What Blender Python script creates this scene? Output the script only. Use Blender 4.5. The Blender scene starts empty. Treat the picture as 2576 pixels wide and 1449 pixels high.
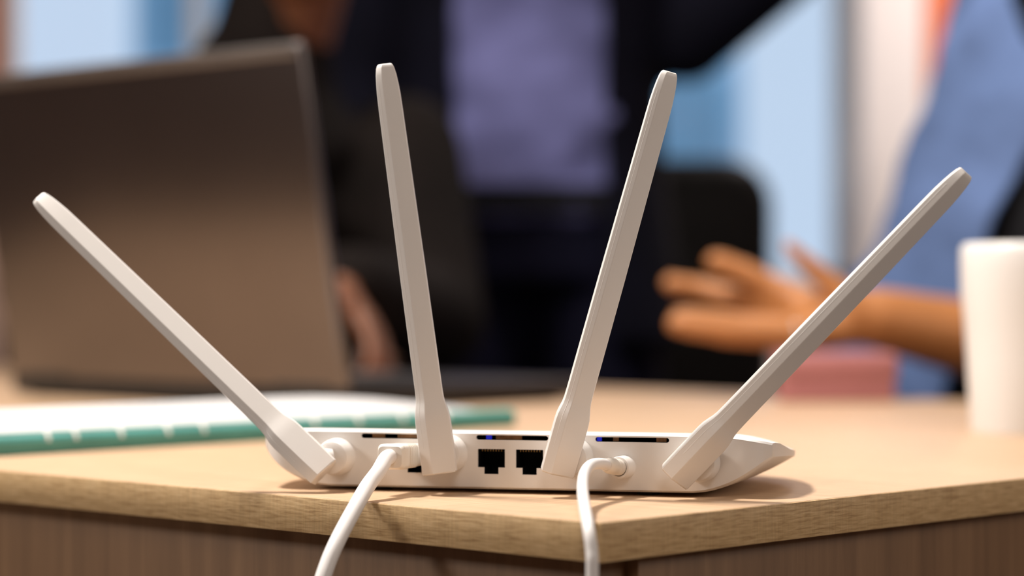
import bpy, bmesh, math, random
from mathutils import Vector, Matrix
random.seed(7)
C = bpy.context.scene.collection
sc = bpy.context.scene
F = 85.0 / 36.0 * 2576          # focal length in pixels
CAMZ, HOR, TZ = 0.83, 735.0, 0.74   # camera height, horizon row, table top height

# ------------------------------------------------------------------ camera
cam = bpy.data.cameras.new('camera'); cam_o = bpy.data.objects.new('camera', cam); C.objects.link(cam_o)
cam.lens = 85; cam.sensor_width = 36; cam.clip_start = 0.05
cam_o.location = (0, 0, CAMZ); cam_o.rotation_euler = (math.radians(90) + math.atan((HOR - 724.5) / F), 0, 0)
cam.dof.use_dof = True; cam.dof.focus_distance = 1.05; cam.dof.aperture_fstop = 4.0; cam.dof.aperture_blades = 9
sc.camera = cam_o
# ------------------------------------------------------------------ world and lights
w = bpy.data.worlds.new('world'); sc.world = w; w.use_nodes = True
bg = w.node_tree.nodes['Background']; bg.inputs[0].default_value = (0.66, 0.77, 0.93, 1); bg.inputs[1].default_value = 1.12
def area(name, loc, target, size, power, col, size_y=None):
    l = bpy.data.lights.new(name, 'AREA'); l.energy = power; l.color = col; l.size = size
    if size_y: l.shape = 'RECTANGLE'; l.size_y = size_y
    o = bpy.data.objects.new(name, l); C.objects.link(o); o.location = loc
    o.rotation_euler = (Vector(target) - Vector(loc)).to_track_quat('-Z', 'Y').to_euler()
    return o
area('key_ceiling_lamp', (-0.72, 1.38, 2.55), (0, 1.08, 0.76), 0.28, 80, (1.0, 0.93, 0.86))
area('right_wall_lamp', (2.0, 0.55, 1.75), (0.1, 1.1, 0.8), 0.7, 11, (1.0, 0.90, 0.80))  # added fill for the right-hand antenna facets, no real fixture
area('left_wall_lamp', (-2.2, 0.55, 1.95), (0.0, 1.1, 0.8), 0.5, 24, (1.0, 0.91, 0.82))  # added fill to brighten the left table edge, not a room lamp
area('front_ceiling_lamp', (0.2, -1.5, 2.5), (0.0, 1.1, 0.8), 0.9, 17, (1.0, 0.90, 0.80))  # soft fill added behind the camera, no fixture known there
area('rear_ceiling_lamp', (0.35, 2.25, 2.75), (0.3, 2.5, 0.8), 0.6, 16, (1.0, 0.90, 0.82))
area('window_side_ceiling_lamp', (1.3, 4.2, 2.75), (1.0, 5.2, 1.2), 0.6, 60, (1.0, 0.90, 0.84))  # extra light put in to brighten the pale back wall
sc.view_settings.view_transform = 'Standard'; sc.view_settings.look = 'None'
sc.view_settings.gamma = 1; sc.view_settings.use_curve_mapping = False; sc.view_settings.exposure = -0.12

# ------------------------------------------------------------------ helpers
def P(px, py, d):
    return Vector(((px - 1288) / F * d, d, CAMZ - (py - HOR) / F * d))
def mesh_obj(name, bm, mat, parent=None, smooth=True, angle=35):
    me = bpy.data.meshes.new(name); bmesh.ops.recalc_face_normals(bm, faces=bm.faces[:]); bm.to_mesh(me); bm.free()
    return link_mesh(name, me, mat, parent, smooth, angle)
def link_mesh(name, me, mat, parent=None, smooth=True, angle=35):
    if mat and not me.materials: me.materials.append(mat)
    if smooth:
        for p in me.polygons: p.use_smooth = True
        if angle < 180:
            try: me.set_sharp_from_angle(angle=math.radians(angle))
            except Exception: pass
    o = bpy.data.objects.new(name, me); C.objects.link(o)
    if parent: o.parent = parent
    return o
def thing(name, label, cat, loc=(0, 0, 0), rz=0.0, group=None):
    o = bpy.data.objects.new(name, None); C.objects.link(o); o.empty_display_size = 0.05
    o.location = loc; o.rotation_euler = (0, 0, rz)
    return tag(o, label, cat, group)
def tag(o, label, cat, group=None):
    o['label'] = label; o['category'] = cat
    if group: o['group'] = group
    return o
def struct(o): o['kind'] = 'structure'; return o
def bake(o):
    dg = bpy.context.evaluated_depsgraph_get(); dg.update()
    me = bpy.data.meshes.new_from_object(o.evaluated_get(dg), depsgraph=dg)
    o.modifiers.clear(); old = o.data; o.data = me; bpy.data.meshes.remove(old); return o
def bx(bm, x0, x1, y0, y1, z0, z1, bevel=0.0, seg=2, M=None):
    r = bmesh.ops.create_cube(bm, size=1)['verts']
    for v in r: v.co = Vector(((x0 + x1) / 2 + v.co.x * (x1 - x0), (y0 + y1) / 2 + v.co.y * (y1 - y0), (z0 + z1) / 2 + v.co.z * (z1 - z0)))
    if bevel:
        es = list({e for v in r for e in v.link_edges})
        rr = bmesh.ops.bevel(bm, geom=es, offset=bevel, segments=seg, profile=0.5, affect='EDGES'); vs = {v for f in rr['faces'] for v in f.verts} | {v for v in r if v.is_valid}
    else: vs = set(r)
    if M:
        for v in vs: v.co = M @ v.co
def boxobj(name, dims, mat, parent=None, bevel=0.0, seg=2, M=None):
    bm = bmesh.new(); bx(bm, *dims, bevel=bevel, seg=seg, M=M); return mesh_obj(name, bm, mat, parent)
def rings_mesh(bm, rings, cap=True, closed_u=True):
    vs = [[bm.verts.new(p) for p in r] for r in rings]; n = len(vs[0])
    for a, b in zip(vs, vs[1:]):
        for i in range(n if closed_u else n - 1):
            j = (i + 1) % n; bm.faces.new((a[i], a[j], b[j], b[i]))
    if cap: bm.faces.new(vs[0][::-1]); bm.faces.new(vs[-1])
def frame(d):
    d = Vector(d).normalized(); u = Vector((0, 0, 1)) if abs(d.z) < 0.9 else Vector((1, 0, 0))
    a = d.cross(u).normalized(); return d, a, a.cross(d).normalized()
def lathe(bm, prof, origin=(0, 0, 0), axis=(0, 0, 1), n=40, cap=True):
    d, a, b = frame(axis); o = Vector(origin)
    rings_mesh(bm, [[o + d * z + (a * math.cos(t) + b * math.sin(t)) * r for t in [2 * math.pi * k / n for k in range(n)]] for r, z in prof], cap)
def spline(pts, n=10):
    pts = [Vector(p) for p in pts]; out = []
    for i in range(len(pts) - 1):
        p0 = pts[max(i - 1, 0)]; p1 = pts[i]; p2 = pts[i + 1]; p3 = pts[min(i + 2, len(pts) - 1)]
        for k in range(n):
            t = k / n
            out.append(0.5 * ((2 * p1) + (p2 - p0) * t + (2 * p0 - 5 * p1 + 4 * p2 - p3) * t * t + (-p0 + 3 * p1 - 3 * p2 + p3) * t ** 3))
    return out + [pts[-1]]
def tube(bm, pts, r, n=20, sub=10):
    path = spline(pts, sub) if sub else [Vector(p) for p in pts]; rings = []; a = None
    for i, p in enumerate(path):
        d = (path[min(i + 1, len(path) - 1)] - path[max(i - 1, 0)]).normalized()
        if a is None: _, a, _ = frame(d)
        a = (a - d * a.dot(d)).normalized(); b = d.cross(a)
        rr = r(i / (len(path) - 1)) if callable(r) else r
        rings.append([p + (a * math.cos(2 * math.pi * k / n) + b * math.sin(2 * math.pi * k / n)) * rr for k in range(n)])
    rings_mesh(bm, rings)

# ------------------------------------------------------------------ materials
def mat(name, col, rough=0.5, metal=0.0, spec=0.5, var=0.06, scale=30, bump=0.0, coat=0.0, sheen=0.0, emit=None, estr=0.0):
    m = bpy.data.materials.new(name); m.use_nodes = True; nt = m.node_tree; b = nt.nodes['Principled BSDF']
    b.inputs['Roughness'].default_value = rough; b.inputs['Metallic'].default_value = metal
    b.inputs['Specular IOR Level'].default_value = spec; b.inputs['Coat Weight'].default_value = coat; b.inputs['Sheen Weight'].default_value = sheen
    tc = nt.nodes.new('ShaderNodeTexCoord'); nz = nt.nodes.new('ShaderNodeTexNoise'); nz.inputs['Scale'].default_value = scale; nz.inputs['Detail'].default_value = 4
    nt.links.new(tc.outputs['Object'], nz.inputs['Vector'])
    cr = nt.nodes.new('ShaderNodeValToRGB'); e = cr.color_ramp.elements
    e[0].position = 0.3; e[1].position = 0.7
    e[0].color = [c * (1 - var) for c in col] + [1]; e[1].color = [min(1, c * (1 + var)) for c in col] + [1]
    nt.links.new(nz.outputs['Fac'], cr.inputs['Fac']); nt.links.new(cr.outputs['Color'], b.inputs['Base Color'])
    if bump:
        bp = nt.nodes.new('ShaderNodeBump'); bp.inputs['Strength'].default_value = bump; bp.inputs['Distance'].default_value = 0.002
        nt.links.new(nz.outputs['Fac'], bp.inputs['Height']); nt.links.new(bp.outputs['Normal'], b.inputs['Normal'])
    if emit: b.inputs['Emission Color'].default_value = (*emit, 1); b.inputs['Emission Strength'].default_value = estr
    return m
def wood(name, dark, mid, light, grain, rough=0.45, contrast=1.0, fine=True):
    """oak-look laminate; grain = stretch of the texture along each object axis (small = along the grain)"""
    m = bpy.data.materials.new(name); m.use_nodes = True; nt = m.node_tree; b = nt.nodes['Principled BSDF']; b.inputs['Roughness'].default_value = rough
    tc = nt.nodes.new('ShaderNodeTexCoord'); mp = nt.nodes.new('ShaderNodeMapping'); mp.inputs['Scale'].default_value = grain
    nt.links.new(tc.outputs['Object'], mp.inputs['Vector'])
    n1 = nt.nodes.new('ShaderNodeTexNoise'); n1.inputs['Scale'].default_value = 1.0; n1.inputs['Detail'].default_value = 7; n1.inputs['Roughness'].default_value = 0.62; n1.inputs['Distortion'].default_value = 0.5
    nt.links.new(mp.outputs['Vector'], n1.inputs['Vector'])
    cr = nt.nodes.new('ShaderNodeValToRGB'); e = cr.color_ramp.elements; e[0].position = 0.5 - 0.22 / contrast; e[0].color = (*dark, 1); e[1].position = 0.5 + 0.2 / contrast; e[1].color = (*light, 1)
    k = cr.color_ramp.elements.new(0.5); k.color = (*mid, 1)
    nt.links.new(n1.outputs['Fac'], cr.inputs['Fac'])
    last = cr.outputs['Color']
    if fine:   # fine cross hatch of the printed laminate
        mp2 = nt.nodes.new('ShaderNodeMapping'); mp2.inputs['Scale'].default_value = [900 if g < 100 else 40 for g in grain]
        nt.links.new(tc.outputs['Object'], mp2.inputs['Vector'])
        n2 = nt.nodes.new('ShaderNodeTexNoise'); n2.inputs['Scale'].default_value = 1; n2.inputs['Detail'].default_value = 2; nt.links.new(mp2.outputs['Vector'], n2.inputs['Vector'])
        r2 = nt.nodes.new('ShaderNodeValToRGB'); r2.color_ramp.elements[0].position = 0.35; r2.color_ramp.elements[0].color = (0.92, 0.92, 0.92, 1); r2.color_ramp.elements[1].position = 0.65; r2.color_ramp.elements[1].color = (1.05, 1.05, 1.05, 1)
        nt.links.new(n2.outputs['Fac'], r2.inputs['Fac'])
        mx = nt.nodes.new('ShaderNodeMix'); mx.data_type = 'RGBA'; mx.blend_type = 'MULTIPLY'; mx.inputs['Factor'].default_value = 1
        nt.links.new(last, mx.inputs[6]); nt.links.new(r2.outputs['Color'], mx.inputs[7]); last = mx.outputs[2]
    nt.links.new(last, b.inputs['Base Color'])
    bp = nt.nodes.new('ShaderNodeBump'); bp.inputs['Strength'].default_value = 0.12; bp.inputs['Distance'].default_value = 0.001
    nt.links.new(n1.outputs['Fac'], bp.inputs['Height']); nt.links.new(bp.outputs['Normal'], b.inputs['Normal'])
    return m
M = {}
M['plastic'] = mat('white_plastic', (0.80, 0.775, 0.75), 0.36, var=0.01)
M['plastic_b'] = mat('white_plastic_boss', (0.80, 0.775, 0.75), 0.30, var=0.01)
M['cable'] = mat('cable_white', (0.80, 0.78, 0.77), 0.42, var=0.01)
M['plug'] = mat('plug_cream', (0.80, 0.75, 0.68), 0.42, var=0.02)
M['black'] = mat('socket_black', (0.004, 0.004, 0.005), 0.7, spec=0.1)
M['rubber'] = mat('rubber_foot', (0.02, 0.02, 0.02), 0.8)
M['gold'] = mat('contact_gold', (0.30, 0.20, 0.08), 0.4, 1.0)
M['copper'] = mat('board_copper', (0.30, 0.15, 0.06), 0.5, var=0.4, scale=300)
M['led'] = mat('led_blue', (0.02, 0.03, 0.5), 0.4, emit=(0.01, 0.02, 0.6), estr=0.5)
M['wood_top'] = wood('oak_top', (0.50, 0.33, 0.20), (0.56, 0.38, 0.24), (0.61, 0.425, 0.275), (320, 14, 320), 0.38)
M['wood_edge'] = wood('oak_edge', (0.37, 0.225, 0.098), (0.57, 0.385, 0.19), (0.69, 0.49, 0.265), (950, 75, 950), 0.5, 1.15)
M['wood_edge2'] = wood('oak_edge_cross', (0.37, 0.225, 0.098), (0.57, 0.385, 0.19), (0.69, 0.49, 0.265), (75, 950, 950), 0.5, 1.15)
M['wood_panel'] = wood('oak_panel', (0.14, 0.072, 0.030), (0.185, 0.098, 0.044), (0.23, 0.128, 0.06), (90, 90, 5), 0.5, 1.0, fine=False)  # same oak, darkened in its colour for the shade below the tabletop
M['paper'] = mat('paper_white', (0.60, 0.595, 0.60), 0.7, var=0.02)
M['teal'] = mat('teal_card', (0.07, 0.28, 0.25), 0.4, var=0.08)
M['ring'] = mat('ring_white', (0.85, 0.86, 0.85), 0.25)
M['lid'] = mat('laptop_lid', (0.17, 0.152, 0.150), 0.28, 1.0, var=0.05, scale=6)
M['lid_edge'] = mat('laptop_edge', (0.24, 0.22, 0.21), 0.35, 0.8)
M['keys'] = mat('laptop_keys', (0.012, 0.012, 0.013), 0.5)
M['deck'] = mat('laptop_deck', (0.03, 0.028, 0.028), 0.4, 0.5)
M['cup'] = mat('cup_white', (0.72, 0.71, 0.70), 0.35, var=0.01)
M['pink'] = mat('pink_box', (0.40, 0.155, 0.155), 0.5)
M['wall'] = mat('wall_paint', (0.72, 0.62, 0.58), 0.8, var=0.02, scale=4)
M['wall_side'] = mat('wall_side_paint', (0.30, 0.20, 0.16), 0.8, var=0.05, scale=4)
M['ceil'] = mat('ceiling_paint', (0.5, 0.46, 0.42), 0.85, var=0.02)
M['floor'] = mat('floor_carpet', (0.10, 0.085, 0.08), 0.9, var=0.15, scale=60, bump=0.2)
M['orange'] = mat('orange_board', (0.75, 0.17, 0.05), 0.6, var=0.05)
M['frame'] = mat('window_frame', (0.55, 0.62, 0.70), 0.5)
M['chair'] = mat('chair_black', (0.010, 0.009, 0.009), 0.45, spec=0.08, var=0.2)
M['chair_m'] = mat('chair_metal', (0.05, 0.05, 0.05), 0.35, 0.8)
M['skin_a'] = mat('skin_warm', (0.46, 0.20, 0.085), 0.5, var=0.06, scale=20)
M['skin_b'] = mat('skin_brown', (0.17, 0.058, 0.022), 0.5, var=0.06, scale=20)
M['skin_c'] = mat('skin_tan', (0.43, 0.17, 0.052), 0.5, var=0.06, scale=20)
M['hair'] = mat('hair_black', (0.008, 0.006, 0.005), 0.55, var=0.3, scale=90, bump=0.3)
M['eye'] = mat('eye_white', (0.75, 0.72, 0.7), 0.2)
M['iris'] = mat('eye_dark', (0.03, 0.018, 0.01), 0.15)
M['lip'] = mat('lips', (0.28, 0.08, 0.06), 0.45)
M['shirt_lav'] = mat('shirt_lavender', (0.13, 0.135, 0.30), 0.8, spec=0.15, var=0.12, scale=9, bump=0.3)
M['suit'] = mat('suit_navy', (0.004, 0.004, 0.009), 0.85, spec=0.08, var=0.25, scale=12)
M['trouser'] = mat('trousers_navy', (0.009, 0.009, 0.022), 0.85, spec=0.08, var=0.4, scale=9)
M['black_cloth'] = mat('jacket_black', (0.007, 0.005, 0.0045), 0.85, spec=0.08, var=0.3, scale=10)
M['brown_cloth'] = mat('trousers_brown', (0.030, 0.018, 0.014), 0.85, spec=0.08, var=0.4, scale=10)
M['denim'] = mat('jacket_blue', (0.10, 0.155, 0.31), 0.85, spec=0.12, var=0.28, scale=7, bump=0.3)
M['jeans'] = mat('jeans_blue', (0.075, 0.12, 0.24), 0.85, spec=0.12, var=0.2, scale=12)
M['tee'] = mat('tee_black', (0.010, 0.010, 0.012), 0.8, spec=0.08)
M['shoe'] = mat('shoe_leather', (0.015, 0.012, 0.01), 0.35)
M['silver'] = mat('ring_silver', (0.8, 0.78, 0.74), 0.2, 1.0)
M['facade'] = mat('facade_pale', (0.62, 0.70, 0.80), 0.7, var=0.03, scale=1)
M['facade_t'] = mat('facade_teal', (0.34, 0.54, 0.70), 0.4, var=0.1, scale=1)
M['facade_glass'] = mat('facade_glass', (0.18, 0.34, 0.46), 0.6, var=0.1, scale=1)
g = bpy.data.materials.new('window_glass'); g.use_nodes = True; nt = g.node_tree; nt.nodes.clear()
o_ = nt.nodes.new('ShaderNodeOutputMaterial'); mx = nt.nodes.new('ShaderNodeMixShader'); tr = nt.nodes.new('ShaderNodeBsdfTransparent'); gl = nt.nodes.new('ShaderNodeBsdfGlossy')
gl.inputs['Roughness'].default_value = 0.03; tr.inputs[0].default_value = (0.93, 0.97, 1, 1); mx.inputs[0].default_value = 0.06
nt.links.new(tr.outputs[0], mx.inputs[1]); nt.links.new(gl.outputs[0], mx.inputs[2]); nt.links.new(mx.outputs[0], o_.inputs[0]); M['glass'] = g

# ------------------------------------------------------------------ room shell
XL, XR, YB, YF, ZC = -3.2, 3.4, 5.2, -2.2, 2.85
def sbox(name, d, m, parent=None, bevel=0): 
    o = boxobj(name, d, m, parent, bevel)
    return o if parent else struct(o)
sbox('floor', (XL, XR, YF, YB, -0.05, 0), M['floor'])
sbox('ceiling', (XL, XR, YF, YB, ZC, ZC + 0.05), M['ceil'])
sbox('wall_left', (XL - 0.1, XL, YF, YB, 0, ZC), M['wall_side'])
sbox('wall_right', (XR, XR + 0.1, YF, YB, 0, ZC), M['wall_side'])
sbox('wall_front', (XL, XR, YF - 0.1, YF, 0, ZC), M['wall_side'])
def bxp(px): return (px - 1288) / F * YB
WIN = [(-2.3, bxp(1000)), (bxp(1560), bxp(2145))]       # window openings in the back wall
wb = bmesh.new(); xs = [XL, WIN[0][0], WIN[0][1], WIN[1][0], WIN[1][1], XR]
Z0, Z1 = 0.84, 2.45
for a, b in ((xs[0], xs[1]), (xs[2], xs[3]), (xs[4], xs[5])): bx(wb, a, b, YB, YB + 0.15, 0, ZC)
for a, b in WIN: bx(wb, a, b, YB, YB + 0.15, 0, Z0); bx(wb, a, b, YB, YB + 0.15, Z1, ZC)
struct(mesh_obj('wall_back', wb, M['wall']))
for i, (a, b) in enumerate(WIN):
    wroot = bpy.data.objects.new('window_%d' % (i + 1), None); C.objects.link(wroot); struct(wroot); wroot.location = ((a + b) / 2, YB, Z0)
    hx = (b - a) / 2; H = Z1 - Z0; t = 0.035
    fb = bmesh.new()
    for d in ((-hx, hx, 0.04, 0.10, 0, t), (-hx, hx, 0.04, 0.10, H - t, H), (-hx, -hx + t, 0.04, 0.10, 0, H), (hx - t, hx, 0.04, 0.10, 0, H)): bx(fb, *d)
    mesh_obj('window_frame', fb, M['frame'], wroot)
    posts = [bxp(487) - (a + b) / 2] if i == 0 else []
    edges = [-hx] + ([posts[0] - 0.9] if i == 0 else []) + posts + [hx]
    for p in edges[1:-1]: boxobj('mullion', (p - 0.02, p + 0.02, 0.045, 0.095, 0, H), M['frame'], wroot)
    for p, q in zip(edges, edges[1:]): boxobj('pane', (p + 0.015, q - 0.015, 0.066, 0.072, 0.01, H - 0.01), M['glass'], wroot)
    boxobj('window_sill', (-hx - 0.03, hx + 0.03, -0.08, 0.04, -0.03, 0), M['wall'], wroot)
struct(boxobj('trim_1', (bxp(2150), bxp(2310), YB - 0.10, YB - 0.001, 0, ZC), mat('trim_white', (0.86, 0.80, 0.79), 0.75, var=0.02), bevel=0.01))
tag(boxobj('wall_board', (bxp(2318), bxp(2420), YB - 0.05, YB - 0.002, 1.24, 1.95), M['orange'], bevel=0.006), 'tall orange board on pale wall beside blue jacketed person', 'board')
dv = thing('room_divider', 'salmon orange room divider at the left edge before the window', 'divider', (-1.35, 4.64, 0))
boxobj('upper_panel', (-0.385, 0.385, -0.02, 0.02, 1.20, 2.0), mat('salmon_cloth', (0.62, 0.22, 0.15), 0.8), dv, 0.006)
boxobj('lower_panel', (-0.385, 0.385, -0.02, 0.02, 0.06, 1.19), mat('peach_cloth', (0.62, 0.42, 0.34), 0.8), dv, 0.006)
for q in (-1, 1): boxobj('post', (q * 0.39 - 0.012, q * 0.39 + 0.012, -0.025, 0.025, 0.02, 2.01), M['wall'], dv, 0.004); boxobj('foot', (q * 0.37 - 0.02, q * 0.37 + 0.02, -0.2, 0.2, 0.0, 0.022), M['chair_m'], dv, 0.004)
# buildings outside the windows
def building(x0, x1, y0, h, m, label, floors, mw):
    b = thing('building', label, 'building', ((x0 + x1) / 2, y0, -6))
    hw = (x1 - x0) / 2; boxobj('wall', (-hw, hw, 0, 6, 0, h + 6), m, b)
    for k in range(floors):
        z = 1.2 + k * 1.55
        n = max(1, int(hw * 2 / 0.6)); ww = 0.62 * hw / n
        for j in range(n):
            xx = -hw + (j + 0.5) * 2 * hw / n
            boxobj('window', (xx - ww, xx + ww, -0.03, 0.02, z, z + 0.95), mw, b)
building(-3.45, -2.2, 22, 8.2, M['facade_t'], 'teal blue building outside the left window behind grey laptop', 6, M['facade_glass'])
building(0.9, 1.62, 17, 9.0, M['facade_t'], 'narrow teal building through the window right of standing person', 9, M['facade_glass'])

# ------------------------------------------------------------------ table
TA = math.radians(46.6); U2 = Vector((math.cos(TA), math.sin(TA), 0)); U1 = Vector((-math.sin(TA), math.cos(TA), 0))
CORNER = Vector((0.0346, 0.947, 0))
LX, LY, TH = 1.0, 1.85, 0.0162
table = thing('table', 'light oak laminate table with panel sides carrying the router', 'table', CORNER, TA)
boxobj('tabletop', (0.0006, LX - 0.0006, 0.0006, LY - 0.0006, TZ - TH, TZ), M['wood_top'], table, 0.0009)
boxobj('edge_band', (0, 0.0012, 0.0012, LY, TZ - TH, TZ - 0.0004), M['wood_edge'], table, 0.0005)
boxobj('edge_band', (0, LX, 0, 0.0012, TZ - TH, TZ - 0.0004), M['wood_edge2'], table, 0.0004)
boxobj('edge_band', (LX - 0.0012, LX, 0.0012, LY, TZ - TH, TZ - 0.0004), M['wood_edge'], table, 0.0005)
boxobj('edge_band', (0, LX, LY - 0.0012, LY, TZ - TH, TZ - 0.0004), M['wood_edge2'], table, 0.0004)
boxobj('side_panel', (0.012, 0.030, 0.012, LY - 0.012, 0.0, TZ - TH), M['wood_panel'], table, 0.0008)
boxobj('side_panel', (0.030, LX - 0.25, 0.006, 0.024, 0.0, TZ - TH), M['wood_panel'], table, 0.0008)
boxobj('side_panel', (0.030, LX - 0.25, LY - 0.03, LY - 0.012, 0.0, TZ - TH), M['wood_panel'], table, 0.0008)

# ------------------------------------------------------------------ router
RY = math.radians(-14.0); RO = Vector((-0.0023, 1.08, TZ)); RX = Vector((math.cos(RY), math.sin(RY), 0)); RD = Vector((-math.sin(RY), math.cos(RY), 0))
def rl(px, py, y=0.0):
    """pixel -> router-local (x, z) on the plane at local depth y"""
    a = (px - 1288) / F; o = RO + RD * y
    lx = (a * o.y - o.x) / (RX.x - a * RX.y)
    d = (o + RX * lx).y
    return lx, CAMZ - (py - HOR) / F * d - TZ
router = thing('router', 'white wireless router with four antennas on the light oak table', 'router', RO, RY)
FEET = 0.0016
def lerp_tab(tab, y):
    for (a, va), (b, vb) in zip(tab, tab[1:]):
        if y <= b: 
            t = (y - a) / (b - a); return va + (vb - va) * t
    return tab[-1][1]
def body_mesh():
    bm = bmesh.new()
    ys = [0, 0.0015, 0.004, 0.010, 0.02, 0.03, 0.042, 0.055, 0.07, 0.085, 0.10, 0.113, 0.123, 0.130, 0.134, 0.136]
    S = [-1, -0.985, -0.97, -0.95, -0.93, -0.905, -0.88, -0.85, -0.82, -0.785, -0.75, -0.71, -0.66]
    S = S + [k * 0.11 for k in range(-5, 6)] + [-s for s in reversed(S)]
    wt = [(0, .1175), (.01, .1195), (.02, .1208), (.03, .1222), (.042, .1225), (.06, .1215), (.085, .1175), (.10, .113), (.113, .107), (.123, .100), (.13, .092), (.134, .085), (.136, .077)]
    ft = [(0, .082), (.02, .081), (.085, .076), (.113, .066), (.136, .05)]
    zl = [(0, .0160), (.03, .0150), (.06, .0135), (.1, .0105), (.136, .0075)]
    te = [(0, .0225), (.01, .0215), (.03, .0178), (.06, .0158), (.1, .0128), (.136, .0105)]
    tp = [(0, .0262), (.003, .0264), (.03, .0248), (.06, .0222), (.1, .0175), (.125, .0138), (.136, .0108)]
    top, bot = [], []
    for j, y in enumerate(ys):
        wv, fl, z_l, t_e, t_p = (lerp_tab(t, y) for t in (wt, ft, zl, te, tp)); rt, rb = [], []
        inset = 0.0012 if j == 0 else (0.0003 if j == 1 else 0)
        for s in S:
            x = wv * s; ax = abs(x)
            t = max(0, (ax - fl) / (wv - fl)); zb = z_l * t * t
            t2 = max(0, (ax - wv * 0.80) / (wv * 0.20)); zt = t_p + (t_e - t_p) * t2 ** 1.8
            yo = y + max(0, (ax - 0.103) / 0.0145) ** 2 * 0.010 * max(0, 1 - y / 0.05)
            rt.append(bm.verts.new((x, yo, FEET + zt - inset))); rb.append(bm.verts.new((x, yo, FEET + zb + inset)))
        top.append(rt); bot.append(rb)
    n = len(S)
    for j in range(len(ys) - 1):
        for i in range(n - 1):
            bm.faces.new((top[j][i], top[j][i + 1], top[j + 1][i + 1], top[j + 1][i])); bm.faces.new((bot[j][i], bot[j + 1][i], bot[j + 1][i + 1], bot[j][i + 1]))
        for i in (0, n - 1): bm.faces.new((top[j][i], top[j + 1][i], bot[j + 1][i], bot[j][i]))
    for j in (0, len(ys) - 1):
        for i in range(n - 1): bm.faces.new((top[j][i], bot[j][i], bot[j][i + 1], top[j][i + 1]))
    return bm
PORTS = [rl(px, 1160 + (px - 1236) * 0.018)[0] for px in (1043, 1236, 1332)]
PZ = rl(1236, 1160)[1]
SLOTS = [rl(997, 1097.5), rl(1288, 1101.5), rl(1590, 1106.5)]
def t_prism(bm, cx, cz, y0, y1, e=0.0):
    pw, ph, tw, th = 0.00625 - e, 0.0041 - e, 0.0033 - e, 0.0030
    pts = [(-pw, ph), (-pw, -ph), (-tw, -ph), (-tw, -ph - th + e), (tw, -ph - th + e), (tw, -ph), (pw, -ph), (pw, ph)]
    rings_mesh(bm, [[(cx + x, y, cz + z) for x, z in pts] for y in (y0, y1)])
def stadium(bm, cx, cz, hw, hh, y0, y1):
    pts = []
    for k in range(9): a = -math.pi / 2 + math.pi * k / 8; pts.append((hw - hh + hh * math.cos(a), hh * math.sin(a)))
    for k in range(9): a = math.pi / 2 + math.pi * k / 8; pts.append((-hw + hh + hh * math.cos(a), hh * math.sin(a)))
    rings_mesh(bm, [[(cx + x, y, cz + z) for x, z in pts] for y in (y0, y1)])
body = mesh_obj('body', body_mesh(), M['plastic'], None)
cb = bmesh.new()
for x in PORTS: t_prism(cb, x, PZ + 0.0013, -0.01, 0.014)
for x, z in SLOTS: stadium(cb, x, z, 0.0166, 0.00105, -0.01, 0.010)
cut = mesh_obj('cutter', cb, None)
md = body.modifiers.new('b', 'BOOLEAN'); md.operation = 'DIFFERENCE'; md.solver = 'EXACT'; md.object = cut
bake(body); bpy.data.objects.remove(cut)
body.parent = router
for p in body.data.polygons: p.use_smooth = True
body.data.set_sharp_from_angle(angle=math.radians(28))
bmesh_liner = None
for x in PORTS:     # sockets behind the openings
    b = bmesh.new(); pw, ph = 0.0062, 0.0041; cz = PZ + 0.0013
    t_prism(b, x, cz, 0.0006, 0.0138, 0.00006); bmesh.ops.delete(b, geom=[f for f in b.faces if all(v.co.y < 0.0007 for v in f.verts)], context='FACES')
    po = mesh_obj('port', b, M['black'], router, False)
    for k in range(8):
        xx = x - 0.0044 + k * 0.00126
        cbm = bmesh.new(); bx(cbm, xx - 0.00022, xx + 0.00022, 0.0012, 0.010, cz + ph - 0.0011, cz + ph - 0.0002); c_ = mesh_obj('contact', cbm, M['gold'], po, False)
for i, (x, z) in enumerate(SLOTS):
    b = bmesh.new(); stadium(b, x, z, 0.01655, 0.00101, 0.0012, 0.0098); bmesh.ops.delete(b, geom=[f for f in b.faces if all(v.co.y < 0.0013 for v in f.verts)], context='FACES')
    vs = mesh_obj('vent_slot', b, M['black'], router, False)  # black liner colour stands in for the shade inside the case
    for (a, c, m) in ([(-0.012, -0.006, 'copper'), (0.0, 0.011, 'copper')], [(-0.0125, -0.010, 'led'), (-0.008, 0.004, 'copper')], [(-0.0163, -0.0142, 'led'), (-0.009, -0.0065, 'copper'), (0.0105, 0.015, 'copper')])[i]:
        boxobj('circuit_board' if m == 'copper' else 'status_light', (x + a, x + c, 0.0022, 0.0030, z - 0.0009, z + 0.0009), M[m], vs)
for x in PORTS[1:]:  # tiny moulded dots under the ports
    for dx in (-0.0016, 0.0016):
        b = bmesh.new(); lathe(b, [(0.0003, 0.0), (0.0003, 0.00012), (0.0001, 0.0002)], (x + dx, 0.0, FEET + 0.0022), (0, -1, 0), 10); mesh_obj('port_mark', b, M['plastic'], router)
for sx in (-1, 1):
    for y in (0.012, 0.105):
        b = bmesh.new(); lathe(b, [(0.005, 0), (0.005, 0.0024)], (sx * 0.062, y, 0.0), (0, 0, 1), 24); mesh_obj('rubber_foot', b, M['rubber'], router)
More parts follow.
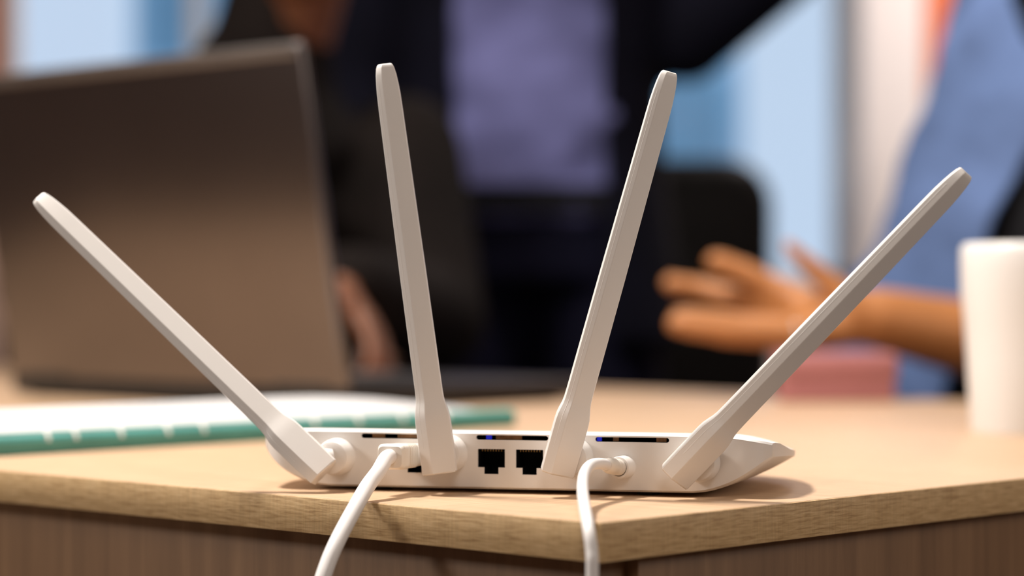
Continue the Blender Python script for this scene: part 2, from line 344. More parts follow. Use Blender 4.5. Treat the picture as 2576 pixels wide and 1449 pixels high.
# antennas
YA = -0.0150
ANT = [((815, 1190), (96, 497)), ((1106, 1192), (967, 161)), ((1400, 1193), (1684, 180)), ((1694, 1203), (2431, 433))]
BOSS = [(842, 1150), (1124, 1142), (1440, 1150), (1760, 1165)]
def antenna(k):
    (b0, b1) = ANT[k]
    base = Vector((*rl(*b0, YA), 0)); tip = Vector((*rl(*b1, YA), 0))
    base = Vector((base.x, YA, base.y)); tip = Vector((tip.x, YA, tip.y)); L = (tip - base).length; ax = (tip - base).normalized(); sd = Vector((0, 1, 0)).cross(ax).normalized()
    # cross direction pointing to image right for an upright antenna
    tw = math.radians((0, 2, -6, -2)[k]); fr = Vector((0, -1, 0)); s2 = sd * math.cos(tw) + fr * math.sin(tw); f2 = fr * math.cos(tw) - sd * math.sin(tw)
    #  length fraction in metres, half width, front depth, back depth
    T = [(0.0, 0.0074, 0.0056, 0.0056), (0.0008, 0.0078, 0.0060, 0.0060), (0.012, 0.0079, 0.0064, 0.0064), (0.0235, 0.0079, 0.0064, 0.0060), (0.0265, 0.0077, 0.0062, 0.0056), (0.029, 0.0072, 0.0058, 0.0052), (0.0315, 0.0066, 0.0052, 0.0047), (0.034, 0.0063, 0.0048, 0.0043), (0.038, 0.0062, 0.0047, 0.0042),
         (0.09, 0.0060, 0.0046, 0.0041), (L - 0.020, 0.0054, 0.0043, 0.0037), (L - 0.014, 0.0053, 0.0042, 0.0036), (L - 0.009, 0.0050, 0.0041, 0.0034), (L - 0.005, 0.0046, 0.0039, 0.0031), (L - 0.002, 0.0041, 0.0034, 0.0026), (L - 0.0006, 0.0036, 0.0026, 0.0020), (L, 0.0030, 0.0016, 0.0014)]
    ridge = (-0.12, -0.14, -0.20, -0.02)[k]; bm = bmesh.new(); rings = []
    for z, hw, fd, bd in T:
        sec = [(-hw, -bd * 0.45), (-hw * 0.80, fd * 0.86), (hw * ridge, fd), (hw * 0.98, -fd * 0.10), (hw * 0.96, -bd * 0.55), (hw * 0.35, -bd), (-hw * 0.35, -bd)]
        rings.append([base + ax * z + s2 * u + f2 * v for u, v in sec])
    rings_mesh(bm, rings)
    bmesh.ops.recalc_face_normals(bm, faces=bm.faces[:])
    es = [e for e in bm.edges if abs((e.verts[0].co - e.verts[1].co).normalized().dot(ax)) > 0.6 and e.calc_length() > 0]
    bmesh.ops.bevel(bm, geom=es, offset=0.00035, segments=2, profile=0.5, affect='EDGES', clamp_overlap=True)
    a = mesh_obj('antenna', bm, M['plastic'], router, True, 70)
    wn = a.modifiers.new('facets', 'WEIGHTED_NORMAL'); wn.weight = 90; wn.keep_sharp = True; bake(a)
    sb = bmesh.new()   # mould seam
    tube(sb, [base + ax * z + s2 * (-hw * 0.50) + f2 * (fd * (0.86 + 0.14 * (0.80 - 0.50) / (0.80 + ridge)) - 0.00004) for z, hw, fd, bd in T[2:-4]], 0.00011, 6, 0)
    mesh_obj('seam', sb, M['plastic'], a)
    # hinge boss between panel and antenna
    hx, hz = rl(*BOSS[k], -0.004); bb = bmesh.new()
    lathe(bb, [(0.0086, 0.0002), (0.0084, -0.004), (0.0078, -0.0075), (0.0072, -0.0088), (0.0058, -0.0095)], (hx, 0, hz), (0, 1, 0), 48)
    mesh_obj('hinge_boss', bb, M['plastic_b'], a)
    jb = bmesh.new(); cpt = base + ax * 0.0105 + Vector((0, 0.0045, 0)) - s2 * 0.002
    tube(jb, [Vector((hx, -0.008, hz)), Vector(((hx + cpt.x) / 2, -0.011, (hz + cpt.z) / 2)), cpt], 0.0044, 20, 4)
    mesh_obj('hinge', jb, M['plastic_b'], a)
for k in range(4): antenna(k)
# DC socket barrel on the panel
hx, hz = rl(1570, 1175); jb = bmesh.new()
dcdir = Vector((-0.17, -1, 0.02)).normalized()
lathe(jb, [(0.0052, -0.001), (0.0050, 0.006), (0.0047, 0.0068), (0.0038, 0.0069), (0.0037, 0.005)], (hx, 0, hz), dcdir, 40); mesh_obj('power_socket', jb, M['plastic_b'], router)
Rmat = Matrix.Translation(RO) @ Matrix.Rotation(RY, 4, 'Z')

# ------------------------------------------------------------------ cables (each a thing: plug + cable)
pc = thing('power_cable', 'thin white power cord hanging over the near table corner', 'cable')
s0 = Rmat @ (Vector((hx, 0, hz)) + dcdir * 0.0055); s1 = P(1527, 1170, 1.0475); dd = (s1 - s0).normalized()
b = bmesh.new(); ln = (s1 - s0).length
lathe(b, [(0.0030, 0.0), (0.0036, 0.0015), (0.0036, 0.006), (0.0030, 0.0065), (0.0031, 0.0085), (0.0036, 0.009), (0.0036, ln - 0.003), (0.0031, ln), (0.0026, ln + 0.0008)], s0, dd, 32); mesh_obj('plug', b, M['plug'], pc)
b = bmesh.new()
tube(b, [s1 - dd * 0.002, P(1508, 1166, 1.040), P(1484, 1172, 1.028), P(1469, 1196, 1.012), P(1466, 1235, 0.990), P(1471, 1275, 0.962), P(1480, 1325, 0.938), P(1489, 1390, 0.932), P(1490, 1470, 0.931), P(1488, 1800, 0.930), P(1470, 3600, 0.93), P(1455, 5200, 0.93), Vector((0.02, 0.90, 0.015)), Vector((-0.05, 0.75, 0.004)), Vector((-0.3, 0.6, 0.004))], 0.00245, 18, 10)
mesh_obj('cable', b, M['cable'], pc)

ec = thing('network_cable', 'thick white network cable plugged into router beside left inner antenna', 'cable')
s0 = Rmat @ Vector((PORTS[0], 0.006, PZ + 0.0024)); s1 = P(981, 1150, 1.0650); dd = (s1 - s0).normalized()
up = Vector((0, 0, 1)); sx = dd.cross(up).normalized(); uz = sx.cross(dd).normalized()
def rrect(c, hw, hh, r, n=5):
    pts = []
    for (qx, qz, a0) in ((1, 1, 0), (-1, 1, 90), (-1, -1, 180), (1, -1, 270)):
        for k in range(n): a = math.radians(a0 + 90 * k / (n - 1)); pts.append(c + sx * (qx * (hw - r) + r * math.cos(a)) + uz * (qz * (hh - r) + r * math.sin(a)))
    return pts
b = bmesh.new(); ln = (s1 - s0).length
rings_mesh(b, [rrect(s0 + dd * z, 0.0056, 0.0036, 0.0008) for z in (0, 0.008)]); mesh_obj('plug', b, mat('plug_clear', (0.62, 0.55, 0.48), 0.2), ec)
b = bmesh.new()
prof = [(0.0072, 0.0052, 0.0046), (0.0078, 0.0058, 0.0050), (ln - 0.0185, 0.0062, 0.0052)]
for k in range(5): z = ln - 0.0175 + k * 0.0019; prof += [(z, 0.0064, 0.0054), (z + 0.0008, 0.0064, 0.0054), (z + 0.0010, 0.0058, 0.0048), (z + 0.0016, 0.0058, 0.0048)]
prof += [(ln - 0.0072, 0.0066, 0.0056), (ln - 0.0020, 0.0066, 0.0056), (ln, 0.0056, 0.0047)]
rings_mesh(b, [rrect(s0 + dd * z, w_, h_, 0.0022) for z, w_, h_ in prof]); mesh_obj('boot', b, M['plug'], ec, True, 30)
b = bmesh.new()
tube(b, [s1 - dd * 0.003, s1 + dd * 0.004 + Vector((0, 0, -0.0003)), P(952, 1186, 1.050), P(924, 1224, 1.039), P(893, 1278, 1.022), P(852, 1355, 1.006), P(822, 1425, 0.998), P(798, 1510, 0.993), P(775, 1660, 0.988), P(740, 2100, 0.98), P(730, 3400, 0.98), P(735, 5000, 0.98), Vector((-0.09, 0.93, 0.018)), Vector((-0.16, 0.80, 0.005)), Vector((-0.45, 0.65, 0.005))], 0.0034, 22, 10)
mesh_obj('cable', b, M['cable'], ec)

# ------------------------------------------------------------------ notebook
NR = math.atan2(U2.y, U2.x)
nb0 = Vector((0.002, 1.622, TZ))            # front right corner; local x runs along -U2 (to the near left), local y along U1
nb = thing('notebook', 'white paged notebook with teal cover and ring edge behind the router', 'notebook', nb0, NR)
NL, NW = 0.52, 0.215
boxobj('cover', (-NL, 0, 0, NW, 0.0, 0.0022), M['teal'], nb, 0.0008)
b = bmesh.new()     # rounded teal spine along the near edge
rings_mesh(b, [[(x, 0.004 - 0.005 * math.sin(a) , 0.0058 - 0.0056 * math.cos(a)) for a in [math.pi * k / 10 for k in range(11)]] + [(x, 0.010, 0.0114), (x, 0.010, 0.0002)] for x in (-NL, 0.0)]); mesh_obj('spine', b, M['teal'], nb)
b = bmesh.new(); nx = 24; ny = 16; g_ = []
for i in range(nx + 1):
    row = []
    for j in range(ny + 1):
        u, v = i / nx, j / ny; zz = 0.0125 + 0.0065 * math.sin(math.pi * min(1, v * 1.1)) ** 0.8 * (1 - 0.35 * max(0, (u - 0.85) / 0.15)) - 0.004 * max(0, (u - 0.9) / 0.1)
        row.append((-NL + 0.004 + u * (NL - 0.012), 0.006 + v * (NW - 0.010), zz))
    g_.append(row)
tv = [[b.verts.new(p) for p in r] for r in g_]; bv = [[b.verts.new((p[0], p[1], 0.0023)) for p in r] for r in g_]
for i in range(nx):
    for j in range(ny): b.faces.new((tv[i][j], tv[i + 1][j], tv[i + 1][j + 1], tv[i][j + 1])); b.faces.new((bv[i][j], bv[i][j + 1], bv[i + 1][j + 1], bv[i + 1][j]))
for i in range(nx): b.faces.new((tv[i][0], bv[i][0], bv[i + 1][0], tv[i + 1][0])); b.faces.new((tv[i][ny], tv[i + 1][ny], bv[i + 1][ny], bv[i][ny]))
for j in range(ny): b.faces.new((tv[0][j], tv[0][j + 1], bv[0][j + 1], bv[0][j])); b.faces.new((tv[nx][j], bv[nx][j], bv[nx][j + 1], tv[nx][j + 1]))
mesh_obj('pages', b, M['paper'], nb)
for px in (118, 188, 302, 420, 510, 670, 790, 900, 1010, 1120):
    a = (px - 1288) / F; s = (nb0.x - a * nb0.y) / (U2.x - a * U2.y)
    b = bmesh.new(); tube(b, [(-s, 0.0075 - 0.0095 * math.sin(t), 0.0072 - 0.0068 * math.cos(t)) for t in [math.pi * (0.50 + 0.30 * k / 10) for k in range(11)]], 0.0011, 10, 0); mesh_obj('ring', b, M['ring'], nb)

# ------------------------------------------------------------------ laptop
lp0 = Vector((-0.1251, 1.82, TZ))           # right end of the hinge; local x = U2 (towards the user), local y = U1 (to far left)
lap = thing('laptop', 'large dark grey laptop with its lid back facing the camera', 'laptop', lp0, TA)
LW, LH = 0.43, 0.262
boxobj('base', (0.0, 0.265, 0.0, LW, 0.003, 0.019), M['deck'], lap, 0.003, 3)
ang = math.radians(10.4)
Ml = Matrix.Translation((0.004, 0, 0.017)) @ Matrix.Rotation(-ang, 4, 'Y')
ld = boxobj('lid', (-0.0045, 0.0045, 0.0, LW, 0.0, LH), M['lid'], lap, 0.003, 3, M=Ml)
boxobj('lid_edge', (-0.0050, 0.0048, 0.004, LW - 0.004, LH - 0.010, LH + 0.0008), M['lid_edge'], ld, 0.002, 3, M=Ml)
boxobj('screen', (0.0047, 0.0052, 0.012, LW - 0.012, 0.02, LH - 0.012), M['keys'], ld, 0, 2, M=Ml)
for y in (0.05, LW - 0.05):
    b = bmesh.new(); lathe(b, [(0.006, -0.03), (0.006, 0.03)], (0.004, y, 0.017), (0, 1, 0), 20); mesh_obj('hinge', b, M['keys'], lap)
for r in range(5):
    for k in range(14):
        y = 0.045 + k * 0.0245; x = 0.045 + r * 0.0215
        boxobj('key', (x, x + 0.017, y, y + 0.020, 0.019, 0.0205), M['keys'], lap, 0.0006, 1)
boxobj('trackpad', (0.165, 0.245, 0.16, 0.28, 0.0188, 0.0194), M['lid_edge'], lap)
for x, y in ((0.02, 0.03), (0.02, LW - 0.03), (0.245, 0.03), (0.245, LW - 0.03)): boxobj('rubber_foot', (x - 0.008, x + 0.008, y - 0.015, y + 0.015, 0, 0.0035), M['rubber'], lap)

# ------------------------------------------------------------------ cup and pink box
cp = P(2604, 1086, 1.56); cup = thing('cup', 'plain white tapering cup on the right side of the table', 'cup', (cp.x, cp.y, TZ))
b = bmesh.new()
lathe(b, [(0.0005, 0.003), (0.0375, 0.003), (0.0385, 0.0), (0.0405, 0.0), (0.0412, 0.003), (0.0435, 0.045), (0.0452, 0.072), (0.0470, 0.090), (0.0474, 0.105), (0.0474, 0.116), (0.0466, 0.1195), (0.0445, 0.1215), (0.0425, 0.1218), (0.0415, 0.1205), (0.0410, 0.117), (0.0405, 0.09), (0.037, 0.01), (0.0005, 0.008)], n=64)
mesh_obj('cup_body', b, M['cup'], cup, True, 60)
pb0 = P(2112, 1008, 1.985)
pk = thing('pink_box', 'small rose pink box on the table under the open hand', 'box', (pb0.x, pb0.y, TZ), math.radians(4))
boxobj('tray', (-0.047, 0.047, 0.0, 0.035, 0.0, 0.020), M['pink'], pk, 0.003, 3); boxobj('lid', (-0.049, 0.049, -0.002, 0.037, 0.018, 0.040), M['pink'], pk, 0.004, 3)

# ------------------------------------------------------------------ office chairs
def rpanel(bm, hw, h, th, r, z0, bend=0.0, n=10):
    pts = []
    for (cx, cz, a0) in ((hw - r, h - r, 0), (-hw + r, h - r, 90), (-hw + r, r, 180), (hw - r, r, 270)):
        for k in range(n): a = math.radians(a0 + 90 * k / (n - 1)); pts.append((cx + r * math.cos(a), cz + r * math.sin(a)))
    rings = []
    for t, sc_ in ((0.0, 0.90), (0.25, 0.985), (0.5, 1.0), (0.75, 0.985), (1.0, 0.90)):
        rings.append([(x * sc_, -th / 2 + th * t + bend * (x / hw) ** 2, z0 + h / 2 + (z - h / 2) * sc_) for x, z in pts])
    rings_mesh(bm, rings)
def office_chair(loc, rz, label):
    """local -y is the front of the seat"""
    c = thing('office_chair', label, 'chair', loc, rz, 'black office chairs round the table')
    b = bmesh.new(); rpanel(b, 0.235, 0.56, 0.06, 0.075, 0.478, -0.03); bk = mesh_obj('backrest', b, M['chair'], c, True, 50); bk.location.y = 0.24
    b = bmesh.new(); rpanel(b, 0.24, 0.46, 0.075, 0.09, -0.23); s = mesh_obj('seat', b, M['chair'], c, True, 50); s.rotation_euler.x = math.radians(90); s.location = (0, 0.0, 0.44)
    b = bmesh.new(); tube(b, [(0, 0.12, 0.40), (0, 0.27, 0.40), (0, 0.29, 0.48), (0, 0.275, 0.66)], 0.018, 12, 6); mesh_obj('back_bracket', b, M['chair_m'], c)
    b = bmesh.new(); lathe(b, [(0.04, 0.10), (0.035, 0.15), (0.026, 0.16), (0.026, 0.36), (0.06, 0.385), (0.06, 0.402)], n=20); mesh_obj('gas_post', b, M['chair_m'], c)
    for k in range(5):
        a = 2 * math.pi * k / 5 + 0.3; d = Vector((math.cos(a), math.sin(a), 0))
        b = bmesh.new(); tube(b, [d * 0.02 + Vector((0, 0, 0.115)), d * 0.16 + Vector((0, 0, 0.10)), d * 0.29 + Vector((0, 0, 0.075))], lambda t: 0.02 - 0.006 * t, 10, 4); lg = mesh_obj('leg', b, M['chair_m'], c)
        b = bmesh.new(); ax = Vector((-d.y, d.x, 0)); lathe(b, [(0.018, -0.02), (0.026, -0.017), (0.026, 0.017), (0.018, 0.02)], d * 0.285 + Vector((0, 0, 0.0262)), ax, 18); mesh_obj('caster', b, M['chair'], lg)
    return c
office_chair((0.165, 3.98, 0.0), math.radians(182), 'black office chair with rounded back behind the standing person')

# ------------------------------------------------------------------ people
def cone(bm, p, r1, q, r2, n=14):
    p, q = Vector(p), Vector(q); d = q - p; L = d.length
    if L < 1e-6: d = Vector((0, 0, 1)); L = 1e-6
    d.normalize(); _, a, b = frame(d); rings = []
    for k in range(1, 6): t = math.pi / 2 * k / 6 - math.pi / 2; rings.append((p + d * (r1 * math.sin(t)), r1 * math.cos(t)))
    rings += [(p, r1), (q, r2)]
    for k in range(1, 6): t = math.pi / 2 * k / 6; rings.append((q + d * (r2 * math.sin(t)), r2 * math.cos(t)))
    rings_mesh(bm, [[c + (a * math.cos(2 * math.pi * i / n) + b * math.sin(2 * math.pi * i / n)) * r for i in range(n)] for c, r in rings])
def chain(bm, pts, grow=0.0):
    for (p, r), (q, s) in zip(pts, pts[1:]): cone(bm, p, r + grow, q, s + grow)
def ell(bm, c, rx, ry, rz, R=None):
    c = Vector(c); rings = []
    for k in range(1, 12):
        t = math.pi * k / 12 - math.pi / 2
        ring = [Vector((rx * math.cos(t) * math.cos(a), ry * math.cos(t) * math.sin(a), rz * math.sin(t))) for a in [2 * math.pi * i / 18 for i in range(18)]]
        rings.append([c + ((R @ v) if R else v) for v in ring])
    rings_mesh(bm, rings)
def trunk(bm, secs, r, grow=0.0):
    """secs: (centre, half width, half depth); r = direction of the body's right-hand image side"""
    secs = [(Vector(c), a, b) for c, a, b in secs]; rings = []; N = 28
    for i, (c, a, b) in enumerate(secs):
        u = (secs[min(i + 1, len(secs) - 1)][0] - secs[max(i - 1, 0)][0]).normalized(); rr = (r - u * r.dot(u)).normalized(); f = u.cross(rr)
        rings.append([c + rr * (math.copysign(abs(math.cos(t)) ** 0.85, math.cos(t)) * (a + grow)) + f * (math.copysign(abs(math.sin(t)) ** 0.9, math.sin(t)) * (b + grow)) for t in [2 * math.pi * k / N for k in range(N)]])
    rings_mesh(bm, rings)
def fuse(name, bm, m, parent, voxel=0.007, smooth=6):
    o = mesh_obj(name, bm, m, None, False)
    r = o.modifiers.new('r', 'REMESH'); r.mode = 'VOXEL'; r.voxel_size = voxel; r.adaptivity = 0
    s = o.modifiers.new('s', 'SMOOTH'); s.iterations = smooth; s.factor = 0.5
    bake(o); o.parent = parent
    if not o.data.materials: o.data.materials.append(m)
    for p in o.data.polygons: p.use_smooth = True
    return o
def head_frame(f):
    f = Vector(f).normalized(); u = Vector((0, 0, 1)); s = f.cross(u).normalized(); u2 = s.cross(f).normalized()
    return s, f, u2       # side (image left when facing camera), forward, up
def head(bm, c, f):
    s, f, u = head_frame(f); R = Matrix((s, f, u)).transposed(); c = Vector(c)
    ell(bm, c + u * 0.03 - f * 0.01, 0.076, 0.098, 0.092, R); ell(bm, c - u * 0.035 + f * 0.022, 0.062, 0.072, 0.078, R)
    ell(bm, c - u * 0.088 + f * 0.062, 0.026, 0.022, 0.022, R)                                 # chin
    cone(bm, c + u * 0.018 + f * 0.088, 0.009, c - u * 0.022 + f * 0.106, 0.014)               # nose
    for q in (-1, 1):
        cone(bm, c - u * 0.026 + f * 0.098 + s * q * 0.012, 0.008, c - u * 0.026 + f * 0.092 + s * q * 0.014, 0.008)
        ell(bm, c - u * 0.004 - f * 0.005 + s * q * 0.077, 0.010, 0.018, 0.031, R)             # ear
        cone(bm, c + u * 0.034 + f * 0.080 + s * q * 0.012, 0.010, c + u * 0.032 + f * 0.064 + s * q * 0.048, 0.010)   # brow
        cone(bm, c + u * 0.023 + f * 0.072 + s * q * 0.020, 0.0085, c + u * 0.022 + f * 0.066 + s * q * 0.044, 0.0085)   # upper lid
        cone(bm, c + u * 0.001 + f * 0.073 + s * q * 0.020, 0.0075, c + u * 0.002 + f * 0.066 + s * q * 0.044, 0.0075)   # lower lid
        ell(bm, c - u * 0.028 + f * 0.052 + s * q * 0.038, 0.024, 0.026, 0.028, R)             # cheek
    cone(bm, c - u * 0.056 + f * 0.088 - s * 0.018, 0.008, c - u * 0.056 + f * 0.088 + s * 0.018, 0.008)
def head_parts(c, f, parent, bald=False):
    s, f, u = head_frame(f); R = Matrix((s, f, u)).transposed(); c = Vector(c)
    for q in (-1, 1):
        b = bmesh.new(); ell(b, c + u * 0.012 + f * 0.0715 + s * q * 0.031, 0.0130, 0.0125, 0.0062, R); e = mesh_obj('eye', b, M['eye'], parent)
        b = bmesh.new(); ell(b, c + u * 0.012 + f * 0.0815 + s * q * 0.031, 0.0066, 0.004, 0.0060, R); mesh_obj('iris', b, M['iris'], e)
    b = bmesh.new(); cone(b, c - u * 0.052 + f * 0.0945 - s * 0.019, 0.0035, c - u * 0.051 + f * 0.099, 0.005); cone(b, c - u * 0.051 + f * 0.099, 0.005, c - u * 0.052 + f * 0.0945 + s * 0.019, 0.0035); mesh_obj('lips', b, M['lip'], parent)
    b = bmesh.new(); ell(b, c + u * 0.052 - f * 0.022, 0.084, 0.100, 0.082, R); ell(b, c - u * 0.005 - f * 0.055, 0.078, 0.060, 0.080, R)
    fuse('hair', b, M['hair'], parent, 0.007, 4)
def hand(bm, wr, d, n, curl=0.5, thumb=1, size=1.0):
    """wr wrist, d pointing direction, n palm normal; fingers curl towards n"""
    d = Vector(d).normalized(); n = Vector(n); n = (n - d * n.dot(d)).normalized(); s = d.cross(n) * thumb; wr = Vector(wr); k = size
    for q in (-0.026, -0.009, 0.009, 0.026): cone(bm, wr + d * 0.012 * k + s * q * 0.75 * k, 0.0145 * k, wr + d * 0.085 * k + s * q * k, 0.0125 * k)
    for q, L in ((0.028, 0.068), (0.0095, 0.077), (-0.0095, 0.072), (-0.028, 0.056)):
        p = wr + d * 0.088 * k + s * q * k; a = curl * 0.5; r = 0.0098 * k
        for j, fr in enumerate((0.45, 0.30, 0.25)):
            q2 = p + (d * math.cos(a) + n * math.sin(a)) * L * fr * k + s * q * 0.10; cone(bm, p, r, q2, r * 0.93); p = q2; r *= 0.93; a += curl
    t0 = wr + d * 0.028 * k + s * 0.022 * k; t1 = t0 + (d * 0.6 + s * 0.75 + n * 0.3).normalized() * 0.042 * k; t2 = t1 + (d * 0.85 + s * 0.3 + n * 0.35).normalized() * 0.034 * k; t3 = t2 + (d * 0.9 + n * 0.4).normalized() * 0.024 * k
    cone(bm, t0, 0.016 * k, t1, 0.0125 * k); cone(bm, t1, 0.0125 * k, t2, 0.011 * k); cone(bm, t2, 0.011 * k, t3, 0.009 * k)
def shoe(parent, ank, fdir):
    fdir = Vector((fdir[0], fdir[1], 0)).normalized(); a = Vector(ank); b = bmesh.new(); g0 = Vector((a.x, a.y, 0))
    chain(b, [(g0 - fdir * 0.05 + Vector((0, 0, 0.042)), 0.04), (g0 + fdir * 0.06 + Vector((0, 0, 0.045)), 0.043), (g0 + fdir * 0.16 + Vector((0, 0, 0.034)), 0.033)]); cone(b, g0 + Vector((0, 0, 0.05)), 0.044, g0 + Vector((0, 0, 0.10)), 0.046)
    bmesh.ops.bisect_plane(b, geom=b.verts[:] + b.edges[:] + b.faces[:], plane_co=(0, 0, 0.002), plane_no=(0, 0, -1), clear_outer=True)
    bmesh.ops.holes_fill(b, edges=b.edges[:]); return fuse('shoe', b, M['shoe'], parent, 0.008, 3)
def person(label, skin, J, f_body, r_body, head_c, head_f, trunk_secs, arms, legs, feet_dir, hands):
    """arms: list of 4-tuples shoulder, elbow, wrist (points); legs: hip, knee, ankle; hands: callables adding a hand to a bmesh"""
    root = thing('person', label, 'person', J)
    T = Matrix.Translation(-Vector(J))
    bm = bmesh.new(); trunk(bm, trunk_secs, r_body); neck = Vector(trunk_secs[-1][0]); head(bm, head_c, head_f)
    cone(bm, neck - Vector((0, 0, 0.04)), 0.062, Vector(head_c) - Vector(head_f).normalized() * 0.02 - Vector((0, 0, 0.05)), 0.054)
    for s, e, w_ in arms: chain(bm, [(s, 0.056), ((Vector(s) + Vector(e)) / 2, 0.050), (e, 0.041), (Vector(e).lerp(Vector(w_), 0.3), 0.042), (w_, 0.0275)])
    for h, k, a in legs: chain(bm, [(h, 0.085), (k, 0.058), (Vector(k).lerp(Vector(a), 0.3), 0.056), (a, 0.038)]); cone(bm, a, 0.036, Vector(a) + Vector((feet_dir[0], feet_dir[1], 0)).normalized() * 0.12 - Vector((0, 0, 0.05)), 0.026)
    for h in hands: h(bm)
    bmesh.ops.transform(bm, matrix=T, verts=bm.verts[:])
    fuse('body', bm, skin, root, 0.0055, 5)
    hp = head_parts
    tmp = bpy.data.objects.new('tmp', None)
    def local(b): bmesh.ops.transform(b, matrix=T, verts=b.verts[:]); return b
    head_parts(Vector(head_c) - Vector(J), head_f, root)
    return root, local
def wrinkle(o, strength, size, stretch=(1, 1, 1)):
    t = bpy.data.textures.new('folds', 'CLOUDS'); t.noise_scale = size; t.noise_depth = 2
    d = o.modifiers.new('d', 'DISPLACE'); d.texture = t; d.strength = strength; d.mid_level = 0.25; d.texture_coords = 'LOCAL'; bake(o)
    for p in o.data.polygons: p.use_smooth = True
    return o
def trim(o, test):
    """open a garment: delete the faces whose centre passes the test, give the rest thickness"""
    b = bmesh.new(); b.from_mesh(o.data); bmesh.ops.delete(b, geom=[f for f in b.faces if test(f.calc_center_median(), f.normal)], context='FACES')
    for _ in range(12):
        bv = [v for v in b.verts if v.is_boundary]; new = {}
        for v in bv:
            nb_ = [e.other_vert(v) for e in v.link_edges if e.is_boundary]
            if len(nb_) == 2: new[v] = v.co * 0.4 + (nb_[0].co + nb_[1].co) * 0.3
        for v, c in new.items(): v.co = c
    b.to_mesh(o.data); b.free()
    s = o.modifiers.new('s', 'SOLIDIFY'); s.thickness = 0.004; s.offset = -1; bake(o)
    for p in o.data.polygons: p.use_smooth = True

# ---- standing person in the middle (suit jacket open over a lavender shirt)
ax0, ay0 = 0.022, 3.30
TS = [((ax0, ay0, 0.84), .155, .115), ((ax0, ay0, 0.93), .168, .125), ((ax0, ay0, 1.02), .156, .118), ((ax0, ay0, 1.12), .154, .118), ((ax0, ay0 - .005, 1.26), .172, .126), ((ax0, ay0, 1.38), .178, .118), ((ax0, ay0 + .01, 1.455), .12, .085), ((ax0, ay0 + .015, 1.50), .062, .060)]
armA = [((ax0 + .195, ay0, 1.42), (ax0 + .215, ay0 - .01, 1.175), (ax0 + .42, ay0 - .12, 1.325)), ((ax0 - .20, ay0, 1.42), (ax0 - .235, ay0 + .03, 1.12), (ax0 - .225, ay0 - .03, 0.87))]
legA = [((ax0 + q * .088, ay0, .88), (ax0 + q * .105, ay0 - .02, .49), (ax0 + q * .11, ay0 + .01, .09)) for q in (-1, 1)]
pa, loc = person('standing person in open navy suit jacket and lavender shirt, arm reaching right', M['skin_a'], (ax0, ay0, 0), None, Vector((1, 0, 0)), (ax0, ay0 - .015, 1.66), (0.2, -1, 0), TS, armA, legA, (0, -1),
    [lambda b: hand(b, armA[0][2], (0.8, -0.45, 0.35), (0, -0.3, 1), 0.35, 1), lambda b: hand(b, armA[1][2], (0.05, -0.15, -1), (1, 0, 0), 0.5, -1)])
b = bmesh.new(); trunk(b, TS[1:-1], Vector((1, 0, 0)), 0.008); cone(b, (ax0, ay0 + .012, 1.45), 0.075, (ax0, ay0 + .01, 1.515), 0.068); wrinkle(fuse('shirt', loc(b), M['shirt_lav'], pa, 0.008, 4), 0.040, 0.10)
b = bmesh.new(); trunk(b, [((ax0, ay0, 0.935), .168, .125), ((ax0, ay0, 0.97), .163, .123)], Vector((1, 0, 0)), 0.022); mesh_obj('belt', loc(b), M['tee'], pa)
b = bmesh.new(); trunk(b, TS[:2], Vector((1, 0, 0)), 0.008)
for h, k, a in legA: chain(b, [(h, 0.092), (k, 0.075), (Vector(a) + Vector((0, 0, .02)), 0.062)], 0.006)
fuse('trousers', loc(b), M['trouser'], pa, 0.009, 4)
b = bmesh.new(); trunk(b, [((ax0, ay0, 0.76), .188, .150)] + [(c, a, d) for c, a, d in TS[1:-1]], Vector((1, 0, 0)), 0.028)
for s, e, w_ in armA: chain(b, [(s, 0.062), (e, 0.052), (Vector(e).lerp(Vector(w_), 0.9), 0.040)], 0.010)
jk = fuse('jacket', loc(b), M['suit'], pa, 0.009, 4)
trim(jk, lambda c, n: (c.y < -0.03 and abs(c.x) < 0.102 + 0.03 * max(0, 1.0 - c.z) - 0.20 * max(0, c.z - 1.22) and c.z < 1.5) or c.z < 0.755 or (abs(c.x) < 0.075 and c.z > 1.46))
for q in legA: shoe(pa, Vector(q[2]) - Vector((ax0, ay0, 0)), (0, -1))

# ---- seated person behind the laptop (black jacket)
fb = Vector((0.08, -1.0, 0)).normalized(); rb = Vector((1.0, 0.08, 0)).normalized()
NB = Vector((-0.285, 2.745, 1.085)); J = Vector((-0.38, 2.93, 0))
TS = [((-0.38, 2.93, 0.50), .160, .13), ((-0.375, 2.92, 0.62), .155, .130), ((-0.36, 2.89, 0.74), .150, .13), ((-0.335, 2.84, 0.87), .160, .13), ((-0.31, 2.79, 0.98), .160, .115), ((-0.295, 2.765, 1.045), .105, .080), (NB, .058, .056)]
shR, shL = NB + rb * .160 + Vector((0, .03, -.095)), NB - rb * .160 + Vector((0, .03, -.095))
wrR = P(862, 712, 2.42); armB = [(shR, Vector((-0.085, 2.66, 0.80)), wrR), (shL, Vector((-0.52, 2.70, 0.84)), Vector((-0.42, 2.46, 0.80)))]
legB = [(Vector((-0.38, 2.93, .5)) + rb * .09 * q, Vector((-0.37, 2.50, .53)) + rb * .11 * q, Vector((-0.37, 2.54, .09)) + rb * .11 * q) for q in (-1, 1)]
pb_, loc = person('seated person in black jacket behind the laptop, one hand on the table', M['skin_b'], J, None, rb, (-0.228, 2.675, 1.272), (-0.30, -0.93, -0.20), TS, armB, legB, fb[:2],
    [lambda b: hand(b, wrR, P(985, 930, 2.36) - wrR, (-0.85, 0.1, -0.4), 0.30, -1, 0.80), lambda b: hand(b, armB[1][2], (0.2, -0.9, -0.25), (0, 0, -1), 0.35, -1)])
b = bmesh.new(); trunk(b, TS[:-1], rb, 0.022)
